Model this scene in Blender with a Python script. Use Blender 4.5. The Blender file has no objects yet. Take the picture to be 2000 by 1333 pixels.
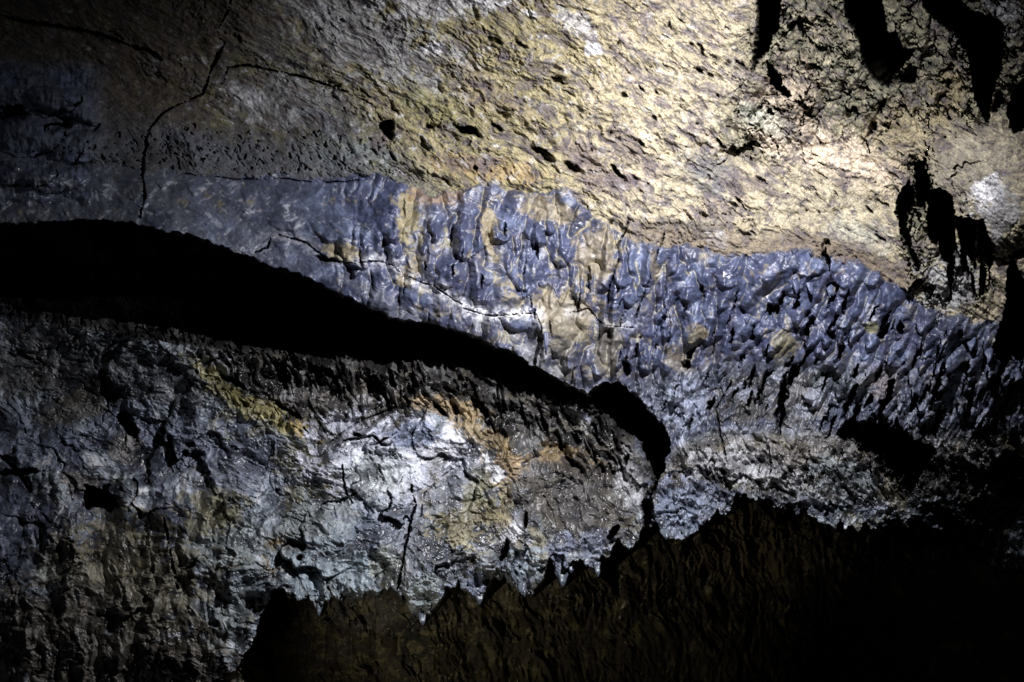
import bpy, math, random
import numpy as np
from mathutils import Vector

R = math.radians
sc = bpy.context.scene
C = sc.collection
f32 = np.float32

# ------------------------------------------------------------------ camera
# one photo pixel at depth d is d/2000 metres (36 mm lens on a 36 mm sensor)
cam_d = bpy.data.cameras.new('camera')
cam_d.lens = 36; cam_d.sensor_width = 36; cam_d.clip_start = 0.05; cam_d.clip_end = 200
cam = bpy.data.objects.new('camera', cam_d)
cam.location = (0, 0, 0); cam.rotation_euler = (R(90), 0, 0)
C.objects.link(cam); sc.camera = cam

def at(px, py, d):
    return Vector(((px - 1000) / 2000 * d, d, -(py - 666.5) / 2000 * d))

# ------------------------------------------------------------------ world and lamps
w = bpy.data.worlds.new('World'); sc.world = w; w.use_nodes = True
bg = w.node_tree.nodes['Background']
bg.inputs[0].default_value = (0.5, 0.55, 0.8, 1); bg.inputs[1].default_value = 0.0006

def spot(name, loc, target, power, size, blend, radius, col):
    l = bpy.data.lights.new(name, 'SPOT')
    l.energy = power; l.spot_size = R(size); l.spot_blend = blend; l.shadow_soft_size = radius; l.color = col
    o = bpy.data.objects.new(name, l); o.location = loc
    o.rotation_euler = (Vector(target) - Vector(loc)).to_track_quat('-Z', 'Y').to_euler()
    C.objects.link(o); return o

KEY = spot('cave_spotlight', at(1640, -300, 2.2), at(1230, 740, 3.9), 325, 124, 1.0, 0.022, (0.97, 0.965, 1.0))
FILL = spot('warm_fill', at(330, 1740, 2.75), at(1120, 1260, 4.4), 18, 74, 1.0, 0.03, (1.0, 0.9, 0.74))  # added fill light, unseen, lifts the dark lower wall
SIDE = spot('cool_side_fill', (-1.3, 0.9, 1.3), at(20, 270, 4), 12, 34, 1.0, 0.04, (0.84, 0.9, 1.0))  # added fill light, unseen, brightens the rock at far left

sc.view_settings.view_transform = 'Standard'; sc.view_settings.look = 'None'
sc.view_settings.gamma = 1; sc.view_settings.exposure = 0.0

# ------------------------------------------------------------------ grid, in photo pixels
STEP = 1.6
def axis(lo, a, b, hi):
    return np.concatenate([np.arange(lo, a, 9.0), np.arange(a, b, STEP), np.arange(b, hi + 9, 9.0)]).astype(f32)
xs = axis(-420, -40, 2040, 2420); ys = axis(-330, -30, 1365, 1650)
X, Y = np.meshgrid(xs, ys)
NX, NY = len(xs), len(ys)

rng = np.random.default_rng(7)
_ang = rng.random((256, 256)).astype(f32) * 2 * np.pi
GX, GY = np.cos(_ang).astype(f32), np.sin(_ang).astype(f32)

def perlin(x, y, seed=0):
    ox, oy = (seed * 37.17) % 211, (seed * 91.73) % 197
    x = x + ox; y = y + oy
    fx = np.floor(x); fy = np.floor(y)
    ix = fx.astype(np.int32) & 255; iy = fy.astype(np.int32) & 255
    x = x - fx; y = y - fy
    ix1 = (ix + 1) & 255; iy1 = (iy + 1) & 255
    u = x * x * x * (x * (x * 6 - 15) + 10); v = y * y * y * (y * (y * 6 - 15) + 10)
    a = GX[iy, ix] * x + GY[iy, ix] * y
    b = GX[iy, ix1] * (x - 1) + GY[iy, ix1] * y
    c = GX[iy1, ix] * x + GY[iy1, ix] * (y - 1)
    d = GX[iy1, ix1] * (x - 1) + GY[iy1, ix1] * (y - 1)
    a = a + u * (b - a); c = c + u * (d - c)
    return ((a + v * (c - a)) * 1.5).astype(f32)

def fbm(x, y, octv, seed=0, gain=0.5, lac=2.07):
    s = 0; a = 1.0; n = 0
    for k in range(octv):
        s = s + a * perlin(x, y, seed + k * 3); n += a
        x = x * lac; y = y * lac; a *= gain
    return s / n

def ridged(x, y, octv, seed=0, gain=0.55):
    s = 0; a = 1.0; n = 0
    for k in range(octv):
        s = s + a * (1 - np.minimum(np.abs(perlin(x, y, seed + k * 5)) * 2.2, 1)); n += a
        x = x * 2.1; y = y * 2.1; a *= gain
    return s / n

def rot(x, y, deg):
    c, s = math.cos(R(deg)), math.sin(R(deg))
    return x * c + y * s, -x * s + y * c

def sm(a, b, v):
    t = np.clip((v - a) / (b - a), 0, 1); return t * t * (3 - 2 * t)

def mix(a, b, m): return a + (b - a) * m

CH = rng.random((5, 256, 256)).astype(f32)
def cells(x, y, seed=0, jit=.9):
    """broken plates: distance to the border between cells, a tilted facet height, a random number per cell"""
    x = x + seed * 17.3; y = y + seed * 9.1
    ix = np.floor(x).astype(np.int32); iy = np.floor(y).astype(np.int32)
    f1 = np.full(x.shape, 9, f32); f2 = f1.copy(); fac = np.zeros_like(f1); idr = np.zeros_like(f1)
    for dj in (-1, 0, 1):
        for di in (-1, 0, 1):
            a, b = (ix + di) & 255, (iy + dj) & 255
            dx = x - (ix + di + .5 + jit * (CH[0][b, a] - .5)); dy = y - (iy + dj + .5 + jit * (CH[1][b, a] - .5))
            d = np.sqrt(dx * dx + dy * dy)
            nearer = d < f1
            f2 = np.where(nearer, f1, np.minimum(f2, d))
            fac = np.where(nearer, (CH[2][b, a] - .5) * 1.6 * dx + (CH[3][b, a] - .5) * 1.6 * dy + (CH[4][b, a] - .5) * .6, fac)
            idr = np.where(nearer, CH[4][b, a], idr); f1 = np.where(nearer, d, f1)
    return f2 - f1, fac.astype(f32), idr

def terrace(h, n, edge=.25):
    t = h * n; k = np.floor(t); return ((k + sm(1 - edge, 1, t - k)) / n).astype(f32)

def window(x0, y0, x1, y1):
    i0, i1 = np.searchsorted(xs, [x0, x1]); j0, j1 = np.searchsorted(ys, [y0, y1])
    return slice(max(j0 - 1, 0), j1 + 1), slice(max(i0 - 1, 0), i1 + 1)

def seg_dist(x, y, pts, closed=False):
    d = np.full(x.shape, 1e9, f32)
    P = list(pts) + ([pts[0]] if closed else [])
    for (ax, ay), (bx, by) in zip(P[:-1], P[1:]):
        vx, vy = bx - ax, by - ay
        t = np.clip(((x - ax) * vx + (y - ay) * vy) / max(vx * vx + vy * vy, 1e-6), 0, 1)
        d = np.minimum(d, (x - ax - t * vx) ** 2 + (y - ay - t * vy) ** 2)
    return np.sqrt(d)

def inside(x, y, pts):
    m = np.zeros(x.shape, bool)
    for (ax, ay), (bx, by) in zip(pts, pts[1:] + pts[:1]):
        if ay == by: continue
        m ^= ((ay > y) != (by > y)) & (x < (bx - ax) * (y - ay) / (by - ay) + ax)
    return m

def sdf(x, y, pts):                                   # positive inside
    d = seg_dist(x, y, pts, True)
    return np.where(inside(x, y, pts), d, -d)

def curve(pts):                                       # y of a left-to-right line at every x
    p = np.array(pts, float); return np.interp(xs, p[:, 0], p[:, 1]).astype(f32)[None, :]

# warped coordinates: every traced outline becomes irregular rock
WX = X + 16 * fbm(X / 90, Y / 90, 3, 11) + 5 * fbm(X / 17, Y / 17, 2, 12)
WY = Y + 16 * fbm(X / 90, Y / 90, 3, 21) + 5 * fbm(X / 17, Y / 17, 2, 22)
VX = X + 9 * fbm(X / 24, Y / 24, 3, 31); VY = Y + 9 * fbm(X / 24, Y / 24, 3, 41)

# ------------------------------------------------------------------ large form (metres from the camera plane)
CP = [(-400,-300,3.9),(300,-300,3.6),(1000,-300,3.4),(1700,-300,3.35),(2400,-300,3.1),
 (0,0,4.0),(500,0,3.8),(1000,0,3.6),(1500,0,3.55),(2000,0,3.4),
 (-400,200,3.95),(0,200,4.05),(250,250,3.98),(500,250,4.0),(800,250,3.86),(1000,250,3.8),(1500,300,3.78),(1700,330,3.82),(1900,330,3.6),(2000,300,3.55),(2400,300,3.4),
 (-400,420,3.8),(0,400,3.86),(250,400,3.84),(500,430,3.8),(800,450,3.74),(1000,480,3.76),(1300,540,3.8),(1600,560,3.8),(1850,600,3.85),(2000,600,3.8),(2400,600,3.7),
 (300,470,3.76),(700,590,3.72),(900,660,3.74),(1100,740,3.8),
 (1400,750,3.96),(1600,780,3.98),(1800,780,4.02),(2000,800,4.2),(2400,900,4.8),(1950,950,4.45),
 (-400,700,4.1),(0,700,4.15),(130,730,4.12),(300,750,3.92),(600,760,3.93),(800,800,3.86),(1100,820,4.02),(1400,930,3.88),(1600,930,3.92),(1750,930,4.0),(1850,980,4.2),
 (-400,1000,3.8),(0,1000,3.82),(300,1000,3.78),(700,950,3.68),(1000,1000,3.7),(1300,1020,3.76),(1500,1020,3.9),
 (600,1150,3.6),(850,1150,3.58),(400,1250,3.66),(200,1333,3.78),(0,1333,3.9),(-400,1400,3.9),(0,1650,3.9),
 (1050,1130,3.66),(1200,1060,3.74),(700,1350,3.75),(1000,1300,3.9),(1500,1200,4.15),(2000,1200,4.5),(500,1650,3.9),(1000,1650,4.1),(2400,1650,4.7)]
CP = np.array(CP, float)
def tps():
    P = CP[:, :2] / 1000; n = len(P)
    r = np.linalg.norm(P[:, None] - P[None], axis=2)
    K = np.where(r > 0, r * r * np.log(r + 1e-12), 0) + np.eye(n) * 0.004
    A = np.block([[K, np.ones((n, 1)), P], [np.ones((1, n)), np.zeros((1, 3))], [P.T, np.zeros((2, 3))]])
    s = np.linalg.solve(A, np.concatenate([CP[:, 2], [0, 0, 0]]))
    gx = np.linspace(xs[0], xs[-1], 150); gy = np.linspace(ys[0], ys[-1], 110)
    Gx, Gy = np.meshgrid(gx / 1000, gy / 1000); z = s[n] + s[n + 1] * Gx + s[n + 2] * Gy
    for (px, py), wt in zip(P, s[:n]):
        r2 = (Gx - px) ** 2 + (Gy - py) ** 2; z += wt * 0.5 * r2 * np.log(r2 + 1e-12)
    rows = np.stack([np.interp(xs, gx, z[j]) for j in range(len(gy))])
    fj = np.interp(ys, gy, np.arange(len(gy))); j0 = np.minimum(fj.astype(int), len(gy) - 2); t = (fj - j0)[:, None]
    return (rows[j0] * (1 - t) + rows[j0 + 1] * t).astype(f32)
D = tps()

# ------------------------------------------------------------------ traced zones
band_top = curve([(-420,300),(0,322),(150,318),(300,333),(500,345),(640,350),(740,342),(800,362),(845,388),(880,372),(960,364),(1040,382),(1110,370),(1135,405),(1190,445),(1240,470),(1320,482),(1400,492),(1500,498),(1600,494),(1680,515),(1740,550),(1800,598),(1900,632),(2000,620),(2420,620)])
band_low = curve([(-420,420),(0,440),(400,480),(700,610),(900,680),(1100,760),(1180,760),(1240,745),(1300,740),(1450,720),(1600,715),(1750,730),(1900,760),(2000,780),(2420,800)])
lip_u = [(-440,420),(0,438),(200,428),(290,442),(400,468),(500,508),(600,542),(680,582),(770,622),(850,634),(910,650),(960,672),(1020,700),(1080,735),(1150,768),(1180,745),(1215,748),(1262,795),(1308,845),(1308,885),(1292,930),(1270,992)]
lip_l = [(1256,985),(1244,925),(1236,880),(1200,850),(1150,812),(1060,785),(985,790),(965,825),(940,775),(900,750),(800,738),(700,725),(600,712),(500,700),(390,680),(200,650),(0,622),(-440,600)]
gully = lip_u + lip_l
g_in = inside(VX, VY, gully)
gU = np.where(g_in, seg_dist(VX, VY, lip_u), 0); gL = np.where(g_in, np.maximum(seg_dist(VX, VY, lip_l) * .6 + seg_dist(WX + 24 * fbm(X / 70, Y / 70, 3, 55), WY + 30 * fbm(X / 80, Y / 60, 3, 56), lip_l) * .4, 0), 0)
fringe = [(300,1700),(400,1345),(470,1300),(500,1238),(512,1190),(545,1150),(565,1168),(600,1176),(622,1200),(640,1172),(690,1165),(760,1150),(785,1160),(800,1190),(826,1214),(850,1185),(872,1150),(895,1140),(918,1150),(935,1176),(955,1140),(968,1125),(1000,1135),(1012,1155),(1040,1158),(1060,1128),(1072,1088),(1078,1095),(1085,1110),(1097,1142),(1115,1115),(1130,1092),(1150,1102),(1166,1124),(1172,1090),(1190,1086),(1202,1060),(1225,1072),(1245,1058),(1255,1030),(1280,1026),(1300,1048),(1345,1050),(1370,1030),(1400,1005),(1428,998),(1436,966),(1500,985),(1570,1002),(1610,1028),(1680,1034),(1760,1022),(1850,1060),(1950,1110),(2440,1150),(2440,1750)]
UX = X + 3.5 * fbm(X / 9, Y / 9, 2, 51); UY = Y + 5 * fbm(X / 11, Y / 11, 2, 53) + 30 * np.abs(fbm(X / 24, Y / 90, 2, 54)) - 6
fr = sdf(UX, UY, fringe)                               # positive in the recessed lower wall

edge_y = WY + 12 * fbm(X / 34, Y / 50, 3, 24) + 5 * fbm(X / 9, Y / 9, 2, 25)
in_band = sm(-4, 5, edge_y - band_top) * (1 - sm(-25, 25, Y - band_low))
in_ceil = 1 - sm(-4, 5, edge_y - band_top)
low_wall = sm(0, 5, fr)
gul = sm(0, 9, gU)
# lower mass = everything under the gully / lip
low_line = curve([(-420,520),(0,540),(400,600),(700,680),(1000,760),(1200,850),(1290,930),(1330,870),(1420,850),(1600,850),(1700,860),(2000,850),(2420,850)])
in_low = sm(-20, 20, Y - low_line) * (1 - low_wall)
in_mid = np.clip(1 - in_ceil - in_band - sm(-20, 20, Y - low_line), 0, 1) * (1 - low_wall)   # slate flank on the right

relief = np.zeros_like(X)

mwx = X + 50 * fbm(X / 130, Y / 110, 3, 401); mwy = Y + 42 * fbm(X / 130, Y / 110, 3, 402)
mb = fbm(mwx / 80, mwy / 62, 7, 403, .64)
mb2 = fbm(mwx / 34 + 1.3 * mb, mwy / 28, 6, 407, .66)
mcx, mcy = rot(mwx, mwy, 32)
mc = fbm(mcx / 62, mcy / 26, 7, 411, .66)
mc2 = fbm(mcx / 24, mcy / 13, 5, 415, .66)
# ---- ceiling: crumbly rock streaming down to the right
cx, cy = rot(X + 30 * fbm(X / 160, Y / 160, 2, 61), Y + 30 * fbm(X / 160, Y / 160, 2, 62), 32)
n0a = fbm(X / 26, Y / 26, 3, 301); n0b = fbm(X / 26, Y / 26, 3, 302)
crag = fbm(cx / 120, cy / 55, 5, 71, 0.55)
cr2 = ridged(cx / 46, cy / 17, 4, 74)
grit = fbm(X / 9, Y / 9, 3, 77, 0.6)
rough_a = sm(-0.25, 0.35, fbm(X / 230, Y / 170, 2, 79))
smooth_left = sm(900, 300, X)
pit_n = fbm(cx / 15, cy / 9, 3, 81, 0.6)
pits = sm(0.22, 0.5, pit_n)
rz = sm(.0, .22, fbm(cx / 150, cy / 60, 4, 83, .6) + .10 * (rough_a - .5))
bould = 0.5 - np.abs(fbm(cx / 70, cy / 44, 3, 85, .5))
ceil_rel = 0.05 * crag + 0.03 * bould + 0.016 * (cr2 - 0.5) * (0.06 + rz) * (1 - .7 * sm(800, 400, X)) + 0.003 * grit * (.5 + rz) - 0.016 * pits * (0.1 + rz)
eg, fa, ci = cells(cx / 74 + .35 * n0a, cy / 40 + .35 * n0b, 1)
eg2, fa2, ci2 = cells(cx / 27 + .3 * n0b, cy / 15 + .3 * n0a, 2)
ceil_rel += (.15 + .85 * rz) * (.019 * fa + .006 * fa2 - .012 * sm(.12, .0, eg) * sm(.3, .6, ci)) + .035 * terrace(fbm(cx / 130, cy / 46, 4, 87, .55) + .05 * n0a, 6, .6) * rz * sm(450, 800, X)
ceil_rel = ceil_rel * mix(.72, 0.5, smooth_left) + (.009 * sm(-.16, -.02, mc) * (.4 + .6 * rz) + .004 * sm(-.05, .05, mc2)) * (1 - .8 * smooth_left) + .004 * smooth_left * fbm(X / 22, Y / 18, 4, 431, .65)
# broken chunky rock in the upper right
chunk = sm(1440, 1560, X + 0.35 * Y) * (1 - sm(230, 330, Y + 0.15 * (X - 1600)))
chunk = np.maximum(chunk, sm(1730, 1790, X) * sm(280, 330, Y) * (1 - sm(570, 620, Y)) * (1 - sm(1900, 1950, X)))
ch = ridged((X + 0.3 * Y) / 60, (Y - 0.2 * X) / 80, 4, 91)
chb = fbm(X / 34, Y / 44, 4, 93, 0.6)
eg3, fa3, ci3 = cells((X + .3 * Y) / 70 + .4 * n0a, Y / 84 + .5 * n0b, 3)
eg4, fa4, ci4 = cells((X + .3 * Y) / 17 + .4 * n0b, Y / 22 + .4 * n0a, 4)
bmask = sm(1790, 1850, X) * sm(250, 300, Y) * (1 - sm(440, 560, Y)) 
chunk = chunk * (1 - .8 * bmask)
lgx = X + 60 * fbm(X / 80, Y / 80, 3, 421); lgy = Y + 50 * fbm(X / 80, Y / 80, 3, 422) + .25 * X
lg = sm(-45, 35, sdf(X + 40 * fbm(X / 60, Y / 60, 4, 421), Y + 34 * fbm(X / 60, Y / 60, 4, 422), [(-440,110),(60,130),(150,168),(215,190),(210,225),(190,260),(150,310),(150,340),(60,395),(-440,430)]))
ceil_rel = ceil_rel * (1 - .9 * lg)
relief += in_ceil * (ceil_rel * (1 - .6 * bmask) + chunk * (0.03 * (ch - 0.5) + 0.05 * chb + .13 * fa3 + .018 * fa4 - .03 * sm(.1, 0, eg3)))
relief += .16 * np.sqrt(np.clip(1 - ((WX - 1930) / 150) ** 2 - ((WY - 370) / 130) ** 2, 0, 1))

# ---- sand-grey smooth sheet and wrinkles
wr = fbm((X + 25 * fbm(X / 60, Y / 60, 2, 101)) / 55, (Y + 22 * fbm(X / 50, Y / 50, 2, 102)) / 26, 4, 103, 0.5)
relief += in_band * (0.012 * wr + 0.0012 * grit + 0.02 * fbm(X / 110, Y / 90, 2, 104))

lg = sm(230, 150, WX) * sm(110, 150, WY) * sm(430, 380, Y)
bil = fbm((X + 30 * fbm(X / 50, Y / 50, 2, 107)) / 80, Y / 50, 2, 106, .4)
relief += lg * (0.03 * bil + .03 * (.2 - np.abs(fbm((X + 20 * n0a) / 90, (Y + 14 * n0b) / 46, 2, 108))) + .012 * n0a)
for (bx0, by0, brx, bry, ba, bh) in [(40,175,120,42,12,.10),(135,205,80,30,16,.08),(55,262,70,46,-10,.10),(170,285,80,34,-14,.07),(20,330,90,30,6,.07),(110,345,70,24,0,.05)]:
    p_, q_ = rot(WX - bx0, WY - by0, ba)
    relief += lg * bh * np.sqrt(np.clip(1 - (p_ / brx) ** 2 - (q_ / bry) ** 2, 0, 1))
relief += lg * .006 * fbm(X / 9, Y / 40, 2, 109)
# ---- teardrop lobes: the glazed drapery
def lobes(seeds, soft=1.0):
    H = np.zeros_like(X)
    for (x0, y0, L, W, ang, A) in seeds:
        s_ = window(x0 - L - W, y0 - L - W, x0 + L + W, y0 + W)
        if X[s_].size == 0: continue
        dx = VX[s_] * .7 + X[s_] * .3 - x0; dy = VY[s_] * .7 + Y[s_] * .3 - y0
        s, t = dx * math.sin(R(ang)) + dy * math.cos(R(ang)), dx * math.cos(R(ang)) - dy * math.sin(R(ang))
        u = (s + L) / L
        uc = np.clip(u, 0, 1)
        wd = W * (0.75 + 0.55 * uc - 1.02 * uc ** 3) * (1 + .14 * math.sin(x0)) 
        prof = np.clip(1 - (t / (wd * 1.12)) ** 2, 0, 1) ** .72
        h = A * (uc ** 1.25) * prof * (1 - sm(1 - 3.0 / L, 1 + 7.0 / L, u)) * sm(0, 0.12, u)
        H[s_] += h ** 2.6
    return H ** (1 / 2.6)

rr = random.Random(4)
seeds = []
def top_at(x): return float(np.interp(x, xs, band_top[0]))
def low_at(x): return float(np.interp(x, xs, band_low[0]))
# traced large lobes of the middle of the band: tip x, y, length, half width, lean, height
seeds += [(700,520,150,62,-8,.05),(765,470,120,50,-4,.055),(852,470,80,17,2,.05),(905,505,125,42,-14,.06),(868,560,75,34,-4,.04),
          (940,590,80,40,-10,.03),(975,470,95,40,-6,.055),(1022,565,110,42,2,.055),(1052,478,90,34,0,.06),(1078,455,70,24,14,.06),
          (1100,520,90,30,6,.05),(1000,640,90,60,-25,.03),(1135,590,120,32,4,.05),(1062,655,70,16,0,.05),(1112,720,110,30,0,.035),
          (1190,640,140,28,-4,.055),(1215,560,95,30,-10,.06),(1262,560,95,30,-14,.055),(1170,735,70,22,0,.03),(1205,720,90,20,0,.04),
          (820,600,60,40,-10,.02),(640,470,90,50,-10,.02),(560,450,80,45,0,.015),
          (1572,538,55,40,-8,.075),(1600,505,42,36,-6,.08),(1500,560,90,34,-12,.05),(1415,560,80,40,-16,.05),(1340,590,100,36,-14,.05),
          (1640,560,70,38,-22,.05),(1700,560,60,40,-30,.045),(1450,600,130,46,-24,.05),(1560,640,120,40,-24,.055),(1380,670,120,40,-18,.05),(1300,660,130,34,-12,.055),(1640,640,90,44,-30,.045),(1500,690,110,36,-22,.05)]
for row in range(11):
    for k in range(16):
        x = 1225 + k * 47 + rr.uniform(-24, 24) + (row % 2) * 20
        if rr.random() < .66: continue
        y = 505 + row * 29 + rr.uniform(-18, 18) + max(0, x - 1640) * 0.28
        if y > low_at(x) + 90 or y < top_at(x) + 35: continue
        big = 0.6 + 1.1 * rr.random() ** 1.6
        seeds.append((x, y, rr.uniform(65, 125) * big, rr.uniform(16, 27) * big, -rr.uniform(10, 32) - max(0, x - 1650) * .03, rr.uniform(.018, .05)))
for k in range(20):
    x = rr.uniform(640, 1230); y = rr.uniform(top_at(x) + 60, low_at(x) - 30)
    seeds.append((x, y, rr.uniform(40, 90), rr.uniform(10, 24), rr.uniform(-22, 6), rr.uniform(.015, .034)))
for k in range(30):
    x = rr.uniform(-40, 640); y = rr.uniform(top_at(x) + 15, low_at(x) + 10)
    seeds.append((x, y, rr.uniform(25, 50), rr.uniform(12, 30), rr.uniform(-30, 30), rr.uniform(.006, .014)))
LB = lobes(seeds)
relief += .85 * LB * (1 - low_wall) * (0.25 * in_ceil + in_band + in_mid)
flx, fly = rot(X + 20 * fbm(X / 50, Y / 60, 2, 171), Y, np.float32(10))
flute = fbm(flx / 20, fly / 80, 3, 172, .55)
n_b = fbm(X / 110, Y / 90, 2, 180)
sl = 8 + 20 * sm(1100, 1500, xs)[None, :]
bx = X * np.cos(np.radians(sl)) + Y * np.sin(np.radians(sl)); by = -X * np.sin(np.radians(sl)) + Y * np.cos(np.radians(sl))
bwx = bx + 15 * fbm(X / 60, Y / 60, 2, 175) + 6 * fbm(X / 20, Y / 20, 2, 176); bwy = by + 30 * fbm(X / 70, Y / 70, 2, 177)
fold = fbm(bwx / 52, bwy / 190, 2, 178, .4); fold2 = fbm(bwx / 24, bwy / 60, 2, 179, .45)
crease = np.abs(fold); crease2 = np.abs(fold2)
drap = .085 * np.minimum(crease, .45) ** .8 + (.006 + .014 * sm(-.1, .25, n_b)) * crease2 ** .9
relief += (in_band + .7 * in_mid) * sm(600, 780, X) * (drap + 0.008 * flute * sm(-.2, .2, n_b) + .007 * fbm(X / 30, Y / 40, 2, 174, .5))

# ---- slate flank: long slanted flakes and fine upright strands
sx, sy = rot(X + 14 * fbm(X / 70, Y / 70, 2, 111), Y + 14 * fbm(X / 70, Y / 70, 2, 112), 18)
strand = ridged(sx / 17, sy / 60, 3, 113)
strand2 = fbm(sx / 10, sy / 40, 4, 114, 0.6)
flk = fbm(X / 60, Y / 60, 4, 115, .55)
relief += in_mid * (0.022 * (strand - .5) + 0.010 * strand2 + 0.03 * flk)
seeds2 = []
for k in range(80):
    x = rr.uniform(1560, 2060); y = rr.uniform(650, 850)
    seeds2.append((x, y, rr.uniform(60, 130), rr.uniform(12, 26), -rr.uniform(20, 36), rr.uniform(.03, .075)))
relief += lobes(seeds2) * (in_mid + in_band + .6 * in_low)

# ---- lower mass
rip_x, rip_y = rot(X + 22 * fbm(X / 60, Y / 60, 2, 121), Y + 22 * fbm(X / 60, Y / 60, 2, 122), -22)
ripple = ridged(rip_x / 20, rip_y / 52, 3, 123)
ripple_b = fbm(rip_x / 13, rip_y / 30, 3, 124)
rip_zone = np.clip(sm(330, 430, X) * sm(40, -10, Y - curve([(300,700),(500,800),(640,850),(760,800),(850,770),(900,830),(1000,900),(1250,960),(1300,960),(2420,960)])), 0, 1)
rip_zone = np.maximum(rip_zone, sm(1290, 1330, X) * sm(950, 900, Y) * .6)
rip_zone = np.maximum(rip_zone, .5 * sm(900, 960, X) * sm(1300, 1240, X))
ramp = sm(-.25, .2, fbm(X / 70, Y / 60, 3, 126))
g_rip = np.clip(g_in * sm(130, 70, gL) * (X < 1240), 0, 1).astype(f32)
rip_zone = np.maximum(rip_zone, g_rip * sm(-100, 300, X)); in_low = np.maximum(in_low, g_rip * (1 - low_wall))
relief += g_rip * .04 * (ripple - .5)
keel = np.abs(fbm(rip_x / 26, rip_y / 70, 2, 421, .5)); relief += in_low * rip_zone * .08 * np.minimum(keel, .5)
relief += in_low * rip_zone * (0.036 * (ripple - .5) + 0.014 * ripple_b) * (.25 + .95 * ramp)
eg5, fa5, ci5 = cells(X / 120 + .45 * fbm(X / 70, Y / 70, 3, 127), Y / 105 + .45 * fbm(X / 70, Y / 70, 3, 128), 5)
eg6, fa6, ci6 = cells(X / 40 + .5 * n0a, Y / 46 + .5 * n0b, 6)
eg7, fa7, ci7 = cells(X / 15 + .5 * n0b, Y / 19 + .5 * n0a, 7)
lump = fbm(X / 85, Y / 85, 5, 131, 0.52)
billow = 0.5 - np.abs(fbm(X / 62 + lump, Y / 74, 3, 135))
lowr = sm(-.15, .3, fbm(X / 120, Y / 120, 3, 137)) * (1 - .7 * sm(480, 300, X))
big_f = fbm(X / 190, Y / 130, 2, 138)
lump_s = fbm(X / 95, Y / 95, 2, 131)
relief += in_low * (0.04 * mix(lump_s, lump, .1 + .6 * lowr) + 0.045 * big_f + 0.030 * billow * (1 - .5 * rip_zone) + 0.002 * grit)
relief += in_low * (.010 * sm(-.06, .06, mb) + .006 * sm(-.05, .05, mb2) + .05 * fa5 + (.05 + .95 * lowr) * (.008 * fa6 + .002 * fa7) + .05 * terrace(fbm(X / 100, Y / 90, 3, 129, .45) + .05 * n0b, 5, .6) * (.3 + .7 * lowr) - .012 * sm(.06, 0, eg5) * (ci5 > .45))
relief += in_mid * (.02 * fa6 + .008 * fa7)
leftfold = sm(560, 380, X) * sm(880, 960, Y)
fx, fy = rot(X + 20 * fbm(X / 70, Y / 70, 2, 141), Y, 8)
lg_line = curve([(340,745),(380,728),(430,748),(500,790),(560,818),(640,866),(700,852),(770,800),(830,745),(900,735)])
dl = Y + .5 * (WY - Y) - lg_line
stepz = sm(340, 385, X) * sm(900, 830, X)
relief += in_low * stepz * .055 * sm(-5, 5, dl) * sm(130, 20, dl)
relief -= relief * in_low * .4 * sm(520, 380, X) * sm(900, 1000, Y)
relief += in_low * leftfold * (0.07 * fbm(fx / 80, fy / 210, 2, 143) + .03 * np.abs(fbm(fx / 34, fy / 90, 2, 145)) + 0.010 * fbm(fx / 16, fy / 34, 2, 144))
crumb = sm(1270, 1330, X) * in_low
relief += crumb * (0.03 * (ridged(X / 26, Y / 34, 3, 151) - .5) + 0.02 * fbm(X / 14, Y / 18, 3, 152))

# ---- recessed lower wall
lx, ly = rot(X + 26 * fbm(X / 90, Y / 90, 3, 161), Y + 26 * fbm(X / 90, Y / 90, 3, 162), -16)
lw = ridged(lx / 24, ly / 62, 3, 163)
eg8, fa8, ci8 = cells(lx / 60 + .4 * n0a, ly / 110 + .4 * n0b, 8)
relief += low_wall * (0.05 * (lw - .5) * sm(-.3, .3, fbm(X / 100, Y / 100, 2, 166)) + .02 * fa8 + .06 * np.minimum(np.abs(fbm(lx / 50, ly / 120, 2, 167)), .5) + 0.07 * fbm(X / 130, Y / 160, 3, 164) + 0.014 * fbm(lx / 9, ly / 22, 3, 165))

D = D - relief
# edge of the shelf bulges a little before it turns under
D -= 0.03 * np.exp(-(np.clip(-fr, 0, 200) / 26) ** 2) * (1 - low_wall) * sm(1900, 1750, X)
D += low_wall * (0.34 + 0.12 * sm(0, 140, fr) + .45 * sm(60, 500, fr) + .25 * sm(1500, 1900, X)) * sm(440, 540, X + .4 * (1333 - Y) )
D += .7 * sm(0, 34, sdf(WX + 22 * strand2, WY + 40 * (strand - .5), [(1645,838),(1700,822),(1770,835),(1800,860),(1815,900),(1800,950),(1770,955),(1735,925),(1700,880)]))
D += .75 * sm(1740, 2050, X + .5 * (Y - 900)) * sm(820, 1250, Y) + 1.1 * sm(1560, 1900, X + .6 * (Y - 1100)) * sm(1080, 1250, Y) + .4 * sm(1200, 1400, Y) * sm(1000, 1300, X)
D += gul * (0.20 * sm(0, 60, gL) + .45 * sm(0, 50, gL) * sm(760, 420, X) + .36 * np.clip(gL / 130, 0, 1) + .25 * sm(0, 60, gL) * sm(1180, 1240, X)) * (1 - .35 * sm(820, 900, X) * sm(1200, 1130, X))
D -= 0.025 * np.exp(-(np.where(g_in, 0, seg_dist(VX, VY, lip_u)) / 30) ** 2) * (1 - g_in) * sm(1330, 1200, X)

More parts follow.
